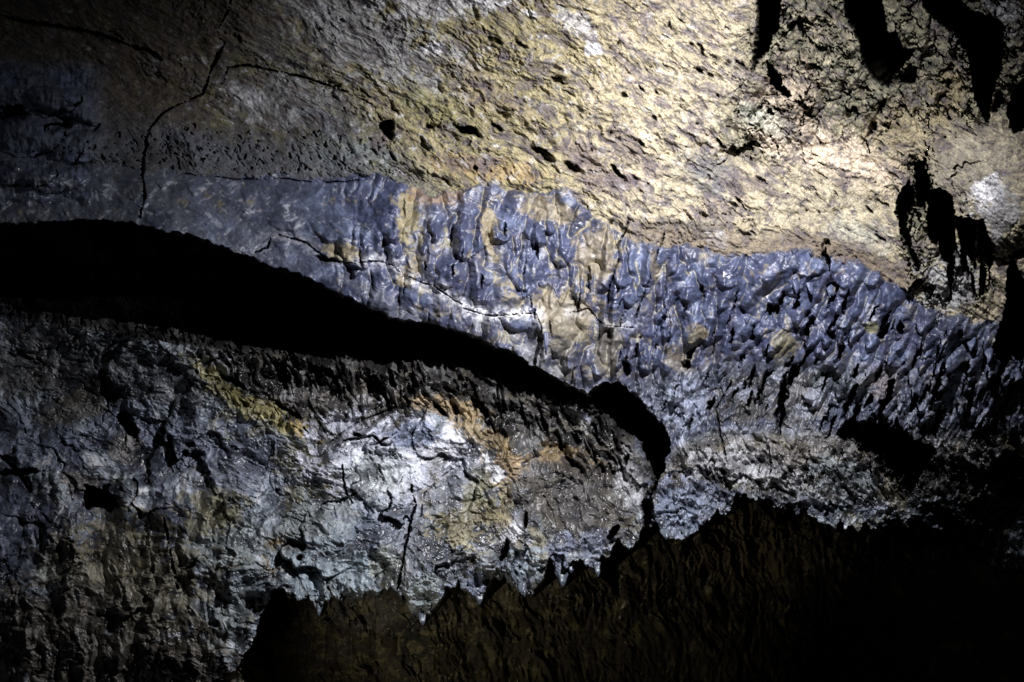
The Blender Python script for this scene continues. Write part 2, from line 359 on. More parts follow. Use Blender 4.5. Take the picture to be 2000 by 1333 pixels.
# ---- deep holes (x, y, rx, ry, lean, depth)
def hole(x0, y0, rx, ry, ang, dep, edge=7.0, fine=False):
    global D
    m = max(rx, ry) + 30; s_ = window(x0 - m, y0 - m, x0 + m, y0 + m)
    a, b = rot((VX if not fine else UX)[s_] - x0, (VY if not fine else UY)[s_] - y0, ang)
    q = np.sqrt((a / rx) ** 2 + (b / ry) ** 2)
    if min(rx, ry) > 6: q = q * (1 + .7 * n0a[s_] + .3 * n0b[s_])
    D[s_] += dep * sm(0, edge, (1 - q) * min(rx, ry))
for h in [(1775,150,14,22,40,.3),(1745,150,20,22,0,.4),
          (1590,140,20,14,0,.08),(1985,235,20,20,0,.3),(1950,200,10,28,20,.15),(1720,210,7,24,25,.15),(1700,255,6,30,30,.12),
          (755,252,13,20,-20,.25),(915,257,34,8,22,.18),(972,251,20,6,32,.14),(842,247,18,7,10,.1),(1060,300,36,9,34,.09),(1205,335,24,7,45,.12),(1115,325,26,7,30,.08),
          (640,508,34,7,14,.1),(250,832,12,38,-30,.25),(45,921,48,7,-3,.2),(195,972,42,22,8,.16),
          (1525,800,8,70,8,.25),(1548,735,7,36,24,.2),(1352,690,6,28,28,.15),(1340,710,9,12,0,.15),(1240,690,5,26,24,.12),(1222,720,9,18,-20,.15),
          (1612,500,8,34,-4,.12),(1620,565,7,18,0,.1),(1505,608,8,17,0,.14),(1580,640,7,30,16,.16),(1625,655,10,13,0,.14),(1720,655,8,16,12,.14),(1757,640,7,20,0,.15),(1640,690,7,30,26,.16),(1370,568,6,10,0,.1),(1525,590,6,26,20,.12),(1660,780,7,50,24,.2),(1730,780,8,40,20,.25),
          (985,1078,8,34,18,.25),(1026,1018,7,22,0,.2),(1200,1040,11,24,20,.25),(1262,1005,12,26,0,.4),
          (1700,855,60,26,20,.3),(1770,890,60,40,30,.25),
          (455,745,52,7,33,.14),(560,800,60,6,30,.10),(745,868,34,5,-8,.10),(700,850,24,5,14,.08),(1120,905,36,7,30,.08),(1290,630,5,50,22,.08),
          (30,222,30,18,0,.10),(115,248,34,10,-8,.08)]:
    hole(*h)
rs = random.Random(21)
for k in range(90):
    x = rs.uniform(1190, 1980); y = rs.uniform(570, 850)
    big = sm(1300, 1900, x + .8 * (y - 600))
    if y < top_at(x) + 60: continue
    hole(x, y, 2.2 + 4.5 * float(big) * rs.random(), rs.uniform(9, 22) + 34 * float(big) * rs.random(), rs.uniform(14, 34), rs.uniform(.06, .16), 4.0, True)
for k in range(60):
    x = rs.uniform(380, 1240); y = float(np.interp(x, [390, 600, 800, 940, 1060, 1200], [690, 712, 740, 780, 800, 860])) + rs.uniform(-20, 50)
    hole(x, y, rs.uniform(2.5, 7), rs.uniform(14, 36), rs.uniform(-46, -14), rs.uniform(.05, .14), 5.0, True)
for k in range(26):
    x = rs.uniform(700, 1230); y = rs.uniform(top_at(x) + 40, low_at(x) - 20)
    hole(x, y, rs.uniform(1.6, 3.6), rs.uniform(10, 30), rs.uniform(-12, 16), rs.uniform(.03, .08), 3.0, True)
def pit(pts, dep, edge=10):
    global D
    p = np.array(pts); s_ = window(p[:, 0].min() - 30, p[:, 1].min() - 30, p[:, 0].max() + 30, p[:, 1].max() + 30)
    D[s_] += 4.0 * dep * sm(0, edge, sdf(.6 * UX[s_] + .4 * VX[s_] + 4 * n2q[s_], .6 * UY[s_] + .4 * VY[s_] + 4 * n1q[s_], pts))
n1q = fbm(X / 10, Y / 10, 2, 311); n2q = fbm(X / 10, Y / 10, 2, 312)
pit([(1640,-60),(1650,28),(1671,66),(1680,91),(1682,122),(1702,150),(1734,171),(1755,140),(1769,122),(1790,98),(1765,92),(1752,66),(1734,63),(1729,31),(1712,-60)], .9)
pit([(1780,-60),(1807,21),(1839,49),(1867,70),(1888,105),(1895,140),(1904,196),(1920,224),(1928,245),(1932,217),(1947,157),(1963,105),(1960,56),(1940,31),(1902,21),(1880,10),(1872,-60)], 1.0)
pit([(1784,310),(1804,312),(1816,350),(1820,368),(1806,410),(1790,402)], .5)
pit([(1816,370),(1834,364),(1860,381),(1864,420),(1916,430),(1944,485),(1930,560),(1905,590),(1885,540),(1868,500),(1856,585),(1848,520),(1818,470),(1808,433)], .6)
pit([(1752,380),(1775,350),(1790,380),(1770,430),(1780,480),(1800,520),(1790,530),(1762,470),(1748,420)], .12, 6)
pit([(1480,-60),(1529,-60),(1524,52),(1510,70),(1506,91),(1485,115),(1473,133),(1465,155),(1470,110),(1476,70)], .45)
pit([(1496,122),(1510,126),(1527,157),(1548,188),(1534,190),(1504,166)], .22, 5)
pit([(1982,168),(2040,120),(2040,240),(1979,262),(1963,224)], .5)
pit([(1972,495),(2000,545),(2100,600),(2050,720),(1985,700),(1960,720),(1940,688),(1933,692),(1955,629),(1965,590),(1966,538)], .8)
# strands of rock hanging across the dark hollow at the right
for k in range(26):
    x = rr.uniform(1785, 1945); y = rr.uniform(440, 600); L = rr.uniform(20, 60)
    s_ = window(x - 20, y - 70, x + 20, y + 70)
    a, b = rot(UX[s_] - x, UY[s_] - y, rr.uniform(-12, 4))
    mk = sm(1.2, .6, np.sqrt((a / rr.uniform(3.5, 7)) ** 2 + (b / L) ** 2))
    D[s_] = mix(D[s_], np.minimum(D[s_], 3.83 + .02 * fbm(X[s_] / 8, Y[s_] / 8, 2, 5)), mk)
# vesicles
for k in range(620):
    if k < 300: x = rr.gauss(380, 130); y = rr.gauss(300, 22) + (x - 380) * .02
    elif k < 540: x = rr.uniform(560, 1900); y = rr.uniform(20, 500) + 0
    else: x = rr.uniform(560, 800); y = rr.uniform(260, 345)
    if y > top_at(x) - 8: continue
    hole(x, y, rr.uniform(1.5, 5.5), rr.uniform(1.5, 4), rr.uniform(0, 60), rr.uniform(.01, .035), 2.5, True)
for k in range(100):                                    # ragged gouges along the stream direction
    x = rr.uniform(640, 1800); y = rr.uniform(0, 480)
    if y > top_at(x) - 10: continue
    hole(x, y, rr.uniform(8, 22), rr.uniform(2.5, 6), rr.uniform(24, 62), rr.uniform(.015, .05), 3.0)

# ---- cracks (polyline, half width, depth)
halo = np.zeros_like(X); n1w = fbm(X / 38, Y / 38, 3, 313)
def crack(pts, hw, dep, white=0, lift=0):
    global D, halo
    p = np.array(pts); s_ = window(p[:, 0].min() - 40, p[:, 1].min() - 40, p[:, 0].max() + 40, p[:, 1].max() + 40)
    x_, y_ = X[s_] + .35 * (WX[s_] - X[s_]) + 1.2 * n2q[s_], Y[s_] + .35 * (WY[s_] - Y[s_]) + 1.2 * n1q[s_]
    d = seg_dist(x_, y_, pts)
    hv = hw * .7 * np.clip(.75 + 1.9 * n1w[s_] + .5 * n2q[s_], .12, 2.2)
    D[s_] += dep * sm(hv, hv * .2 - .3, d) - lift * np.exp(-(d / 14) ** 2)
    (ax, ay), (bx_, by_) = pts[0], pts[-1]
    side = np.tanh(((x_ - ax) * (by_ - ay) - (y_ - ay) * (bx_ - ax)) / math.hypot(bx_ - ax, by_ - ay) / 3 * (1 if True else 1))
    D[s_] += .006 * side * np.exp(-(d / 22) ** 2) * sm(0, 2, d)
    if white: halo[s_] = np.maximum(halo[s_], white * np.exp(-(d / 13) ** 2))
crack([(455,-20),(445,25),(430,50),(428,70),(440,88),(415,130),(398,180)], 3.6, .06)
crack([(398,182),(345,205),(315,225),(290,255),(282,300),(278,345),(285,385),(275,425)], 3.2, .05)
crack([(445,132),(480,128),(530,140),(590,150),(640,168),(690,185),(730,205),(745,235)], 4.2, .06)
crack([(445,132),(440,160),(415,185)], 2.5, .04)
crack([(-20,22),(60,45),(160,60),(230,80),(290,100),(310,118)], 8, .06)
crack([(215,60),(240,75)], 4, .04)
crack([(500,493),(525,483),(530,462),(548,457),(590,470),(640,505),(665,513),(700,516)], 2.4, .05, .25)
crack([(700,515),(740,512),(765,518),(790,535),(815,548),(850,560),(870,575),(900,597)], 2.2, .05, .75)
crack([(905,605),(930,612),(970,618),(1010,612),(1050,613)], 2.2, .05, 1.0)
crack([(1050,613),(1058,640),(1066,690)], 2.0, .03, .3, .012)
crack([(1110,612),(1150,604),(1165,625),(1185,638),(1235,642)], 2.0, .04, .3)
crack([(150,318),(170,270),(200,235)], 2.5, .03)
crack([(330,338),(450,348),(560,352),(640,358),(700,352)], 3.0, .025)
crack([(1225,435),(1205,480),(1208,510),(1190,560),(1185,600)], 3.2, .06)
crack([(1300,455),(1285,500),(1262,560),(1240,620)], 2.6, .05)
crack([(805,950),(812,985),(798,1030),(790,1070),(782,1110),(778,1150)], 3.4, .08, .35)
crack([(668,905),(672,950),(690,985)], 2.6, .06)
crack([(640,868),(700,826),(760,800),(800,785)], 3, .04, .45)
crack([(670,862),(700,856),(726,850),(740,862),(775,846)], 3.2, .09, .9, .012)
crack([(900,880),(880,920),(850,942),(830,965),(820,1010)], 2.0, .02, .5)
crack([(320,1010),(330,1080),(345,1150)], 3, .04)
crack([(0,890),(30,915),(60,960)], 4, .05)
crack([(1430,745),(1400,800),(1420,900)], 3, .05)
crack([(1480,960),(1520,950),(1560,975)], 3, .04)

# ------------------------------------------------------------------ mineral colours
def col(r, g, b): return np.array([r, g, b], f32)
OCH = col(.30, .245, .14); OCHL = col(.39, .345, .25); PINK = col(.42, .34, .27); OLI = col(.21, .20, .095)
BLU = col(.055, .064, .126); BLUL = col(.165, .20, .32); GRY = col(.14, .145, .155); SLA = col(.075, .085, .115)
WHT = col(.72, .72, .76); PLUM = col(.13, .10, .105); BRN = col(.115, .09, .06); ORG = col(.33, .20, .08)
MINT = col(.32, .38, .37); DBR = col(.065, .05, .03); YEL = col(.32, .265, .09)
n1 = fbm(X / 60, Y / 60, 4, 201, .6); n2 = fbm(X / 22, Y / 22, 4, 205, .6); n3 = fbm(X / 7, Y / 7, 3, 209, .6)
nd = fbm(cx / 60, cy / 24, 5, 213, .6)
col_ = np.empty(X.shape + (3,), f32); col_[:] = GRY
def paint(m, c):
    global col_
    col_ += (c - col_) * np.clip(m, 0, 1)[..., None].astype(f32)
def patch(x0, y0, rx, ry, ang, c, a=1.0, edge=.5, zone=None):
    m_ = max(rx, ry) * 2.0 + 40; s_ = window(x0 - m_, y0 - m_, x0 + m_, y0 + m_)
    p, q = rot(WX[s_] - x0, WY[s_] - y0, ang)
    v = 1 - np.sqrt((p / rx) ** 2 + (q / ry) ** 2); v = v * (1 + .6 * (v < -.3)) + .75 * n2[s_] + .45 * n1[s_] + .3 * n3[s_] + .4 * (ci6[s_] - .5) + 1.1 * mb2[s_] * (zone is not None)
    m = sm(-edge * .6, edge * .6, v) * a
    if zone is not None: m = m * zone[s_]
    col_[s_] += (c - col_[s_]) * np.clip(m, 0, 1)[..., None]
# ceiling
paint(in_ceil, mix(OCH, OCHL, .25))
paint(in_ceil * sm(1000, 1500, X + .4 * Y) * .75, OCHL)
paint(in_ceil * sm(.05, .4, n1 + .5 * nd) * .55, PINK)
paint(in_ceil * sm(560, 720, X - .5 * Y) * sm(1250, 1000, X) * .7, mix(OCH, OLI, .55))
paint(in_ceil * sm(760, 640, X - .9 * (Y - 200)) , mix(GRY, OLI, .25))
paint(in_ceil * sm(520, 300, X - .5 * Y) * .8, mix(GRY, BRN, .55))
paint(in_ceil * sm(1100, 700, X) * sm(-.2, .3, nd) * .65, OLI)
paint(in_ceil * sm(.12, .30, nd) * sm(500, 1100, X) * .75, mix(PLUM, GRY, .3))
paint(in_ceil * sm(.22, .36, fbm(cx / 26, cy / 15, 3, 221, .6)) * .7, mix(PLUM, SLA, .5))
paint(in_ceil * sm(.26, .42, fbm(X / 30, Y / 22, 4, 225, .65)) * sm(2000, 400, X + .5 * Y) * .9, WHT * .8)
paint(in_ceil * chunk * (.55 + .4 * sm(-.2, .3, n2)), mix(GRY, OLI, .5) * .75)
for q in [(700,60,190,80,30,mix(GRY, WHT, .35),.8),(860,10,120,25,0,WHT * .8,.7),(1120,40,40,22,40,WHT * .7,.55),(845,95,20,14,0,WHT,.9),(1160,95,16,10,0,WHT,.9),(1040,30,18,12,0,WHT,.7),
          (1160,330,90,34,35,PLUM,.7),(960,190,120,24,32,mix(OCH, PLUM, .4),.6),(1390,340,60,36,20,SLA,.6),(1240,300,60,22,40,PLUM,.6),(1450,360,40,24,20,PLUM,.6),
          (1620,300,130,50,20,col(.66, .55, .43),.8),(1540,180,60,60,30,PINK,.6),(1600,400,90,50,10,OCHL,.8),(1680,470,70,34,20,mix(MINT, OCHL, .6),.7),
          (850,215,70,30,30,OLI,.8),(560,200,100,46,10,mix(GRY, WHT, .3),.8),(480,180,34,22,0,WHT * .8,.6),(640,240,60,30,20,SLA,.6),
          (400,300,170,40,3,mix(GRY, SLA, .4),.9),(660,300,90,34,8,mix(GRY, MINT, .35),.8),(500,60,60,40,20,mix(GRY, BRN, .4),.7),(620,30,60,20,40,WHT * .6,.6),
          (1920,60,60,40,0,mix(GRY, WHT, .4),.8),(1960,10,40,20,0,WHT * .9,.8),(1900,330,110,80,0,mix(OCH, GRY, .55),.85),(1925,380,26,40,30,WHT,.75),(1960,420,30,50,20,mix(GRY, WHT, .4),.7),
          (1740,590,90,26,16,mix(GRY, WHT, .5),.9),(1680,545,70,16,14,mix(OCH, GRY, .4),.8),(1860,560,60,60,20,mix(GRY, WHT, .3),.8),(1330,450,110,20,4,mix(BRN, GRY, .5),.8),(1400,465,26,14,0,WHT,.8),
          (1560,480,60,22,0,mix(PLUM, GRY, .4),.9),(1680,515,60,18,10,mix(PLUM, BRN, .5),.9),(950,330,110,22,8,mix(OCH, ORG, .3),.9),(920,320,50,14,0,PLUM,.6),
          (1590,60,26,50,-20,OCHL,.7),(1850,190,30,60,10,OCH,.6),(1760,260,60,60,0,OCH,.5),(1500,240,60,20,30,mix(MINT,OCHL,.5),.6)]:
    patch(*q[:7], edge=.6, zone=in_ceil)
bt = band_top - Y
paint(in_ceil * sm(1195, 1260, X) * sm(62, 20, bt + 26 * n2) * (1 - sm(1760, 1800, X)) * .8, mix(BRN, PINK, .22))
paint(in_ceil * sm(.03, .16, mc) * sm(350, 900, X) * (1 - .75 * sm(60, 0, bt)) * .62, col_ * 1.3 + col(.05, .045, .03))
paint(in_ceil * sm(-.10, -.26, mc) * .72, mix(PLUM, GRY, .25)); paint(in_ceil * sm(-.16, -.34, mc2) * .75, mix(PLUM, SLA, .4) * .8)
paint(in_ceil * sm(.26, .36, mc2) * sm(2100, 500, X + .6 * Y) * .6, WHT * .8)
paint(in_ceil * smooth_left * sm(.1, -.2, mb) * .55, DBR * 1.5); paint(in_ceil * sm(640, 380, X + .6 * Y) * .6, mix(BRN, PLUM, .4) * .7)
paint(in_ceil * sm(760, 640, X - .5 * (Y - 300)) * sm(150, 230, Y - .16 * X + 30 * n1) * .75, mix(GRY, SLA, .5) * (1 + .8 * mb[..., None]))
dark_nodes = sm(.18, .3, fbm(cx / 17, cy / 11, 3, 231, .55)) * sm(-.1, .25, n1)
paint(in_ceil * dark_nodes * .75, mix(PLUM, SLA, .4))
# glazed band
paint(in_band, mix(SLA, BLU, .4))
paint(in_band * sm(560, 760, X) * (1 - sm(1780, 1900, X)), BLU)
paint(in_band * sm(.0, .5, n1 + n2 * .5) * .5, BLUL)
paint(in_band * sm(620, 300, X) * .6, mix(SLA, GRY, .6))
paint(lg, mix(BLUL, GRY, .55) * .75); paint(lg * sm(.05, .3, mb) * .5, BLUL)
valley = sm(.011, .002, LB + .006 * n2) * sm(780, 840, X)
deposit = sm(-.05, .3, n2 + .6 * n1)
paint(in_band * valley * (.08 + .75 * deposit * sm(-.1, .2, mb)) * (1 - .55 * sm(1350, 1500, X)) * .9, mix(OCH, OCHL, .3))
paint(in_band * sm(.3, .45, fbm(X / 26, Y / 34, 4, 241, .6)) * .45, mix(OCH, YEL, .2))
paint(in_band * sm(.25, .55, fbm(X / 12, Y / 20, 4, 245, .65)) * .65, WHT * .7)
line_ = sm(.04, .01, crease) * sm(-.25, .1, n2) * sm(700, 800, X)
paint(in_band * sm(.10, .30, mb) * .45, BLUL * .9); paint(in_band * sm(-.05, -.3, mb) * .55, BLU * .55)
paint(in_band * sm(.24, .34, mb2) * .55, mix(WHT, BLUL, .4)); paint(in_band * sm(-.15, -.35, mb2) * .5, BLU * .6)
paint((in_band + .6 * in_mid) * line_ * (1 - .45 * sm(1300, 1450, X)) * .85, mix(OCH, MINT, .25))
for q in [(665,492,34,16,10,mix(OCH, OCHL, .3),1.0),(800,420,20,56,-6,mix(OCH, OLI, .3),.9),(850,380,50,18,0,ORG,.5),(1075,410,60,24,10,OCH,.7),(1100,620,70,50,0,OCH,.75),(1165,500,46,50,0,OCH,.65),
          (960,450,16,60,-10,OCH,.8),(1000,590,16,40,-30,OCH,.8),(900,600,60,14,40,mix(GRY, WHT, .3),.7),(940,585,60,30,10,BLU * .7,.9),(800,535,16,26,20,OCH,.8),(1020,630,40,14,0,BLUL,.7),
          (1100,660,36,70,0,mix(OCH, GRY, .5),.7),(1190,680,30,60,0,mix(OCH, GRY, .4),.6),(1050,700,50,26,30,mix(GRY, WHT, .3),.7),(760,600,90,20,28,mix(GRY, BLU, .5),.8),
          (1330,700,30,30,0,OCH,.5),(1530,670,30,30,0,YEL,.45),(1700,640,16,10,0,OLI,.8),(1360,650,20,16,0,OCH,.7),(1280,520,10,40,0,OCH,.5)]:
    patch(*q[:7], edge=.5, zone=np.clip(in_band + in_mid, 0, 1))
# slate flank
paint(in_mid, mix(SLA, BLU, .3))
paint(in_mid * sm(.0, .4, n2 + .4 * n1) * .55, mix(SLA, WHT, .3))
paint(in_mid * sm(.1, .45, strand2) * .4, BLUL)
for q in [(1340,770,46,60,10,mix(BLUL, WHT, .25),.8),(1450,780,60,50,0,col(.07, .065, .06),.85),(1560,780,50,60,0,mix(GRY, OCH, .25),.6),(1720,730,60,40,30,col(.24, .21, .22),.8),(1840,720,40,40,20,col(.26, .25, .27),.8),(1650,740,50,40,0,mix(SLA, MINT, .3),.6),(1900,680,60,30,0,mix(SLA, WHT, .35),.7)]:
    patch(*q[:7], edge=.6, zone=in_mid)
# lower mass
paint(in_low, mix(GRY, BLUL, .3))
paint(in_low * sm(.35, .75, ci5) * .7, mix(MINT, BLUL, .4)); paint(in_low * sm(.3, .1, ci5) * .5, mix(SLA, BLU, .4))
paint(in_low * sm(.7, .9, ci6) * .45, WHT * .6); paint(in_low * sm(.25, .1, ci6) * .4, SLA)
paint(in_low * rip_zone * .85, mix(BRN, GRY, .35))
paint(in_low * sm(.05, .35, n1 + .5 * n2) * .5, mix(GRY, WHT, .35))

paint(in_low * sm(.2, .42, fbm(X / 16, Y / 20, 4, 251, .65)) * (1 - .6 * rip_zone) * .65, WHT * .8)
paint(in_low * sm(.24, .4, fbm(X / 34 + 9, Y / 30, 4, 255, .6)) * .55, SLA * .7)
rim = np.exp(-(np.clip(-fr, 0, 200) / 17) ** 2) * (1 - low_wall) * sm(500, 560, X) * sm(1700, 1400, X)
paint(rim * (.35 + .8 * np.clip(n2 + .3, 0, 1)), mix(MINT, WHT, .35))
# recess and lower wall
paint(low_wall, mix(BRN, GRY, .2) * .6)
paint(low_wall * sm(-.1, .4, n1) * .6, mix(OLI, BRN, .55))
paint(low_wall * sm(.1, .4, n2) * sm(900, 500, X) * .6, GRY * .8)
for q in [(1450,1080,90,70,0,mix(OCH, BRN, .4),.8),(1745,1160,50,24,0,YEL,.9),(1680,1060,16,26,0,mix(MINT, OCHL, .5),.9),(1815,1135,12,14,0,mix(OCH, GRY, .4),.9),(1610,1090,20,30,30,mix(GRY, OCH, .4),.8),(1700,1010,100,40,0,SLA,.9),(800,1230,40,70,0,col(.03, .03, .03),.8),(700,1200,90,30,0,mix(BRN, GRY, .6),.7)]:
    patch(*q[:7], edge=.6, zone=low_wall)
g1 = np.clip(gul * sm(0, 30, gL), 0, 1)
paint(g1 * .7, col(.06, .055, .055))  # gully colour darkened so its shade stays black
paint(halo * sm(-.35, .25, n3 + n2), WHT)
gate = 1 - .55 * rip_zone
paint(sm(1740, 1850, X + .2 * (Y - 850)) * sm(800, 870, Y), SLA * .4)  # lower right darkened, the dim far reach of the lamp put into the colour
paint(in_low * sm(.02, .10, mb) * .55 * gate, mix(MINT, BLUL, .45)); paint(in_low * sm(.16, .30, mb) * .6 * gate, WHT * .8)
paint(in_low * sm(-.04, -.12, mb) * .62, mix(SLA, BLU, .3) * .75)
paint(in_low * sm(.14, .24, mb2) * .5 * gate, col_ * 1.5 + .05); paint(in_low * sm(-.10, -.22, mb2) * .6, SLA * .6)
paint(in_low * sm(.10, .2, fbm(mwx / 70, mwy / 60, 6, 431, .62)) * sm(330, 420, X) * .55, mix(OCH, OLI, .55) * .8)
paint(in_mid * sm(.05, .15, mb) * .5, mix(BLUL, WHT, .3)); paint(in_mid * sm(-.05, -.18, mb2) * .65, SLA * .5)
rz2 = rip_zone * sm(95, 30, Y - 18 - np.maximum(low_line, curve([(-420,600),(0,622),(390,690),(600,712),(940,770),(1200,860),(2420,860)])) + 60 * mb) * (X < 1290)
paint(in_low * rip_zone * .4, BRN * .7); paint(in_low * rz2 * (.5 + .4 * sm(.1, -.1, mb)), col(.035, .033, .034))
MIN_ = col_.copy()
for q in [(90,715,200,62,0,col(.045, .04, .035),.9),(330,740,110,60,0,mix(GRY, SLA, .4),.8),(60,850,120,50,10,mix(SLA, BLUL, .35),.8),(330,850,150,50,10,mix(GRY, BLUL, .5),.9),(250,880,30,44,0,mix(GRY, PINK, .25),.9),
          (430,760,80,18,42,mix(OLI, YEL, .4),.8),(520,815,90,20,32,mix(OLI, YEL, .5),.9),(610,850,50,16,28,mix(YEL, ORG, .4),.95),(470,900,120,60,10,mix(GRY, BLUL, .4),.85),
          (160,940,26,16,0,mix(GRY, PINK, .3),.9),(600,900,60,34,0,mix(OLI, GRY, .3),.8),(620,1000,90,64,-20,mix(OCH, OLI, .55),.95),(660,990,40,34,0,mix(WHT, OCHL, .4),.7),
          (545,1080,40,50,20,mix(ORG, OCH, .4),.9),(430,1060,110,70,0,mix(GRY, MINT, .5),.8),(410,1010,60,40,0,mix(OLI, OCH, .4),.7),(420,1220,70,90,0,mix(GRY, MINT, .35),.8),
          (700,1060,190,130,0,mix(GRY, mix(MINT, BLUL, .4), .75),.8),(760,900,160,95,6,mix(WHT, BLUL, .4),1.0),(860,885,50,30,0,WHT * .8,.5),(800,850,60,24,0,BLUL,.85),(740,940,60,60,0,mix(WHT, MINT, .6),.7),
          (760,1040,90,60,0,mix(GRY, BLUL, .5),.7),(660,1120,120,54,0,mix(MINT, BLUL, .4),.9),(760,1110,30,40,0,mix(MINT, OCH, .4),.7),(850,1080,70,80,0,mix(SLA, GRY, .4),.8),
          (900,1000,70,64,10,mix(OLI, OCH, .55),.9),(920,950,50,34,0,mix(OLI, GRY, .3),.7),(880,960,50,30,-40,mix(GRY, BLUL, .5),.7),(840,1160,40,34,0,mix(MINT, GRY, .4),.9),
          (870,795,80,22,10,mix(OCH, ORG, .4),.8),(930,845,60,22,20,mix(OCH, ORG, .3),.8),(1000,920,60,36,40,mix(OCH, ORG, .5),.9),(1120,900,80,22,14,mix(OCH, ORG, .5),.9),
          (960,910,26,12,60,WHT,1.0),(975,930,16,14,0,WHT,.9),(1000,1030,20,30,20,WHT,.95),(1030,980,40,60,0,mix(SLA, GRY, .5),.8),(990,980,14,50,10,mix(OCH, YEL, .3),.7),
          (1140,975,120,80,0,col(.075, .068, .062),.95),(1050,1090,30,60,0,mix(OLI, OCH, .4),.6),(1020,1110,40,40,0,mix(MINT, BLUL, .5),.8),(920,1150,50,26,0,mix(BLUL, GRY, .4),.95),
          (1095,1090,26,44,0,mix(BLUL, GRY, .4),.9),(1160,1080,40,34,0,mix(BLUL, GRY, .5),.8),(1240,950,30,60,0,mix(GRY, WHT, .4),.8),(1350,990,90,60,0,mix(GRY, BLUL, .6),.9),(1470,920,120,34,10,mix(GRY, WHT, .3),.85),
          (1560,890,100,24,14,mix(GRY, PINK, .2),.7),(1650,930,60,34,10,mix(SLA, MINT, .3),.8),(100,1110,34,50,10,mix(MINT, OCHL, .4),.95),(30,1040,60,110,0,mix(SLA, BLU, .5),.9),(240,1080,90,90,0,mix(BRN, OLI, .25),.9),
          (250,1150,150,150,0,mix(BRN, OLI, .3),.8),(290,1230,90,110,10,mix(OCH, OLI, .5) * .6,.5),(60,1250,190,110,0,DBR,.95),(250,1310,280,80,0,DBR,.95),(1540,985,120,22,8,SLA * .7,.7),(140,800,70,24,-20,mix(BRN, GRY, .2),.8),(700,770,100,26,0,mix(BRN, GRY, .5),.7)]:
    patch(*q[:7], edge=.22, zone=in_low)
lm = np.clip(1 + 1.5 * np.clip(mb, -.35, .3) + 1.1 * np.clip(mb2, -.4, .4), .3, 1.6)[..., None]
col_ = np.where((in_low > 0)[..., None], mix(MIN_, col_ * lm, .85), col_)
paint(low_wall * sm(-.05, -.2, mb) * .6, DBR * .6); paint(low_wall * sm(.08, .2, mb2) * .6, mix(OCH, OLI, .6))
# mottling, veins and dark crevice stain that belong to the rock
m1 = fbm((X + 20 * n2) / 34, (Y + 20 * n1) / 28, 5, 261, .68)
m2 = fbm((X + 10 * n2) / 12, Y / 11, 4, 265, .7)
lowish = np.clip(in_low + in_mid, 0, 1)
paint(lowish * sm(.1, .42, m1) * .5, col_ * 1.7 + .06)
paint(lowish * sm(-.08, -.4, m1) * .75, col_ * .38)
paint(in_band * sm(.05, .45, m1) * .45, col_ * 1.6 + .02)
paint(in_band * sm(-.05, -.4, m1) * .55, col_ * .5)
paint(in_ceil * sm(-.1, -.42, m2) * .7, col_ * .4)
paint(in_ceil * sm(.1, .5, m1) * .4, col_ * 1.35 + .02)
vein = ridged((X + 14 * n1) / 75, (Y + 14 * n2) / 60, 2, 271, .5)
paint(np.clip(in_low + .7 * in_band, 0, 1) * sm(.86, .97, vein) * sm(-.1, .2, n2) * .6, WHT * .85)
col_ *= np.clip(1 + .40 * m2 + .2 * n3 + .12 * grit, .2, 2)[..., None]
col_ = np.clip(col_, .012, .85)

# wetness / glaze: low values are glossy
rough = np.full(X.shape, .72, f32)
rough = mix(rough, .50 + .22 * mb + .2 * mb2, in_band)
rough = mix(rough, .42 + .15 * n2, in_mid)
rough = mix(rough, .38 + .5 * mb - .12 * rip_zone, in_low)
rough = mix(rough, .30 + .2 * n2, low_wall)
rough = mix(rough, .25, lg)
ochre_m = np.clip((col_[..., 0] - col_[..., 2] * 1.15) * 6, 0, 1)
rough = np.clip(mix(rough, .8, ochre_m * .8), .25, .95)

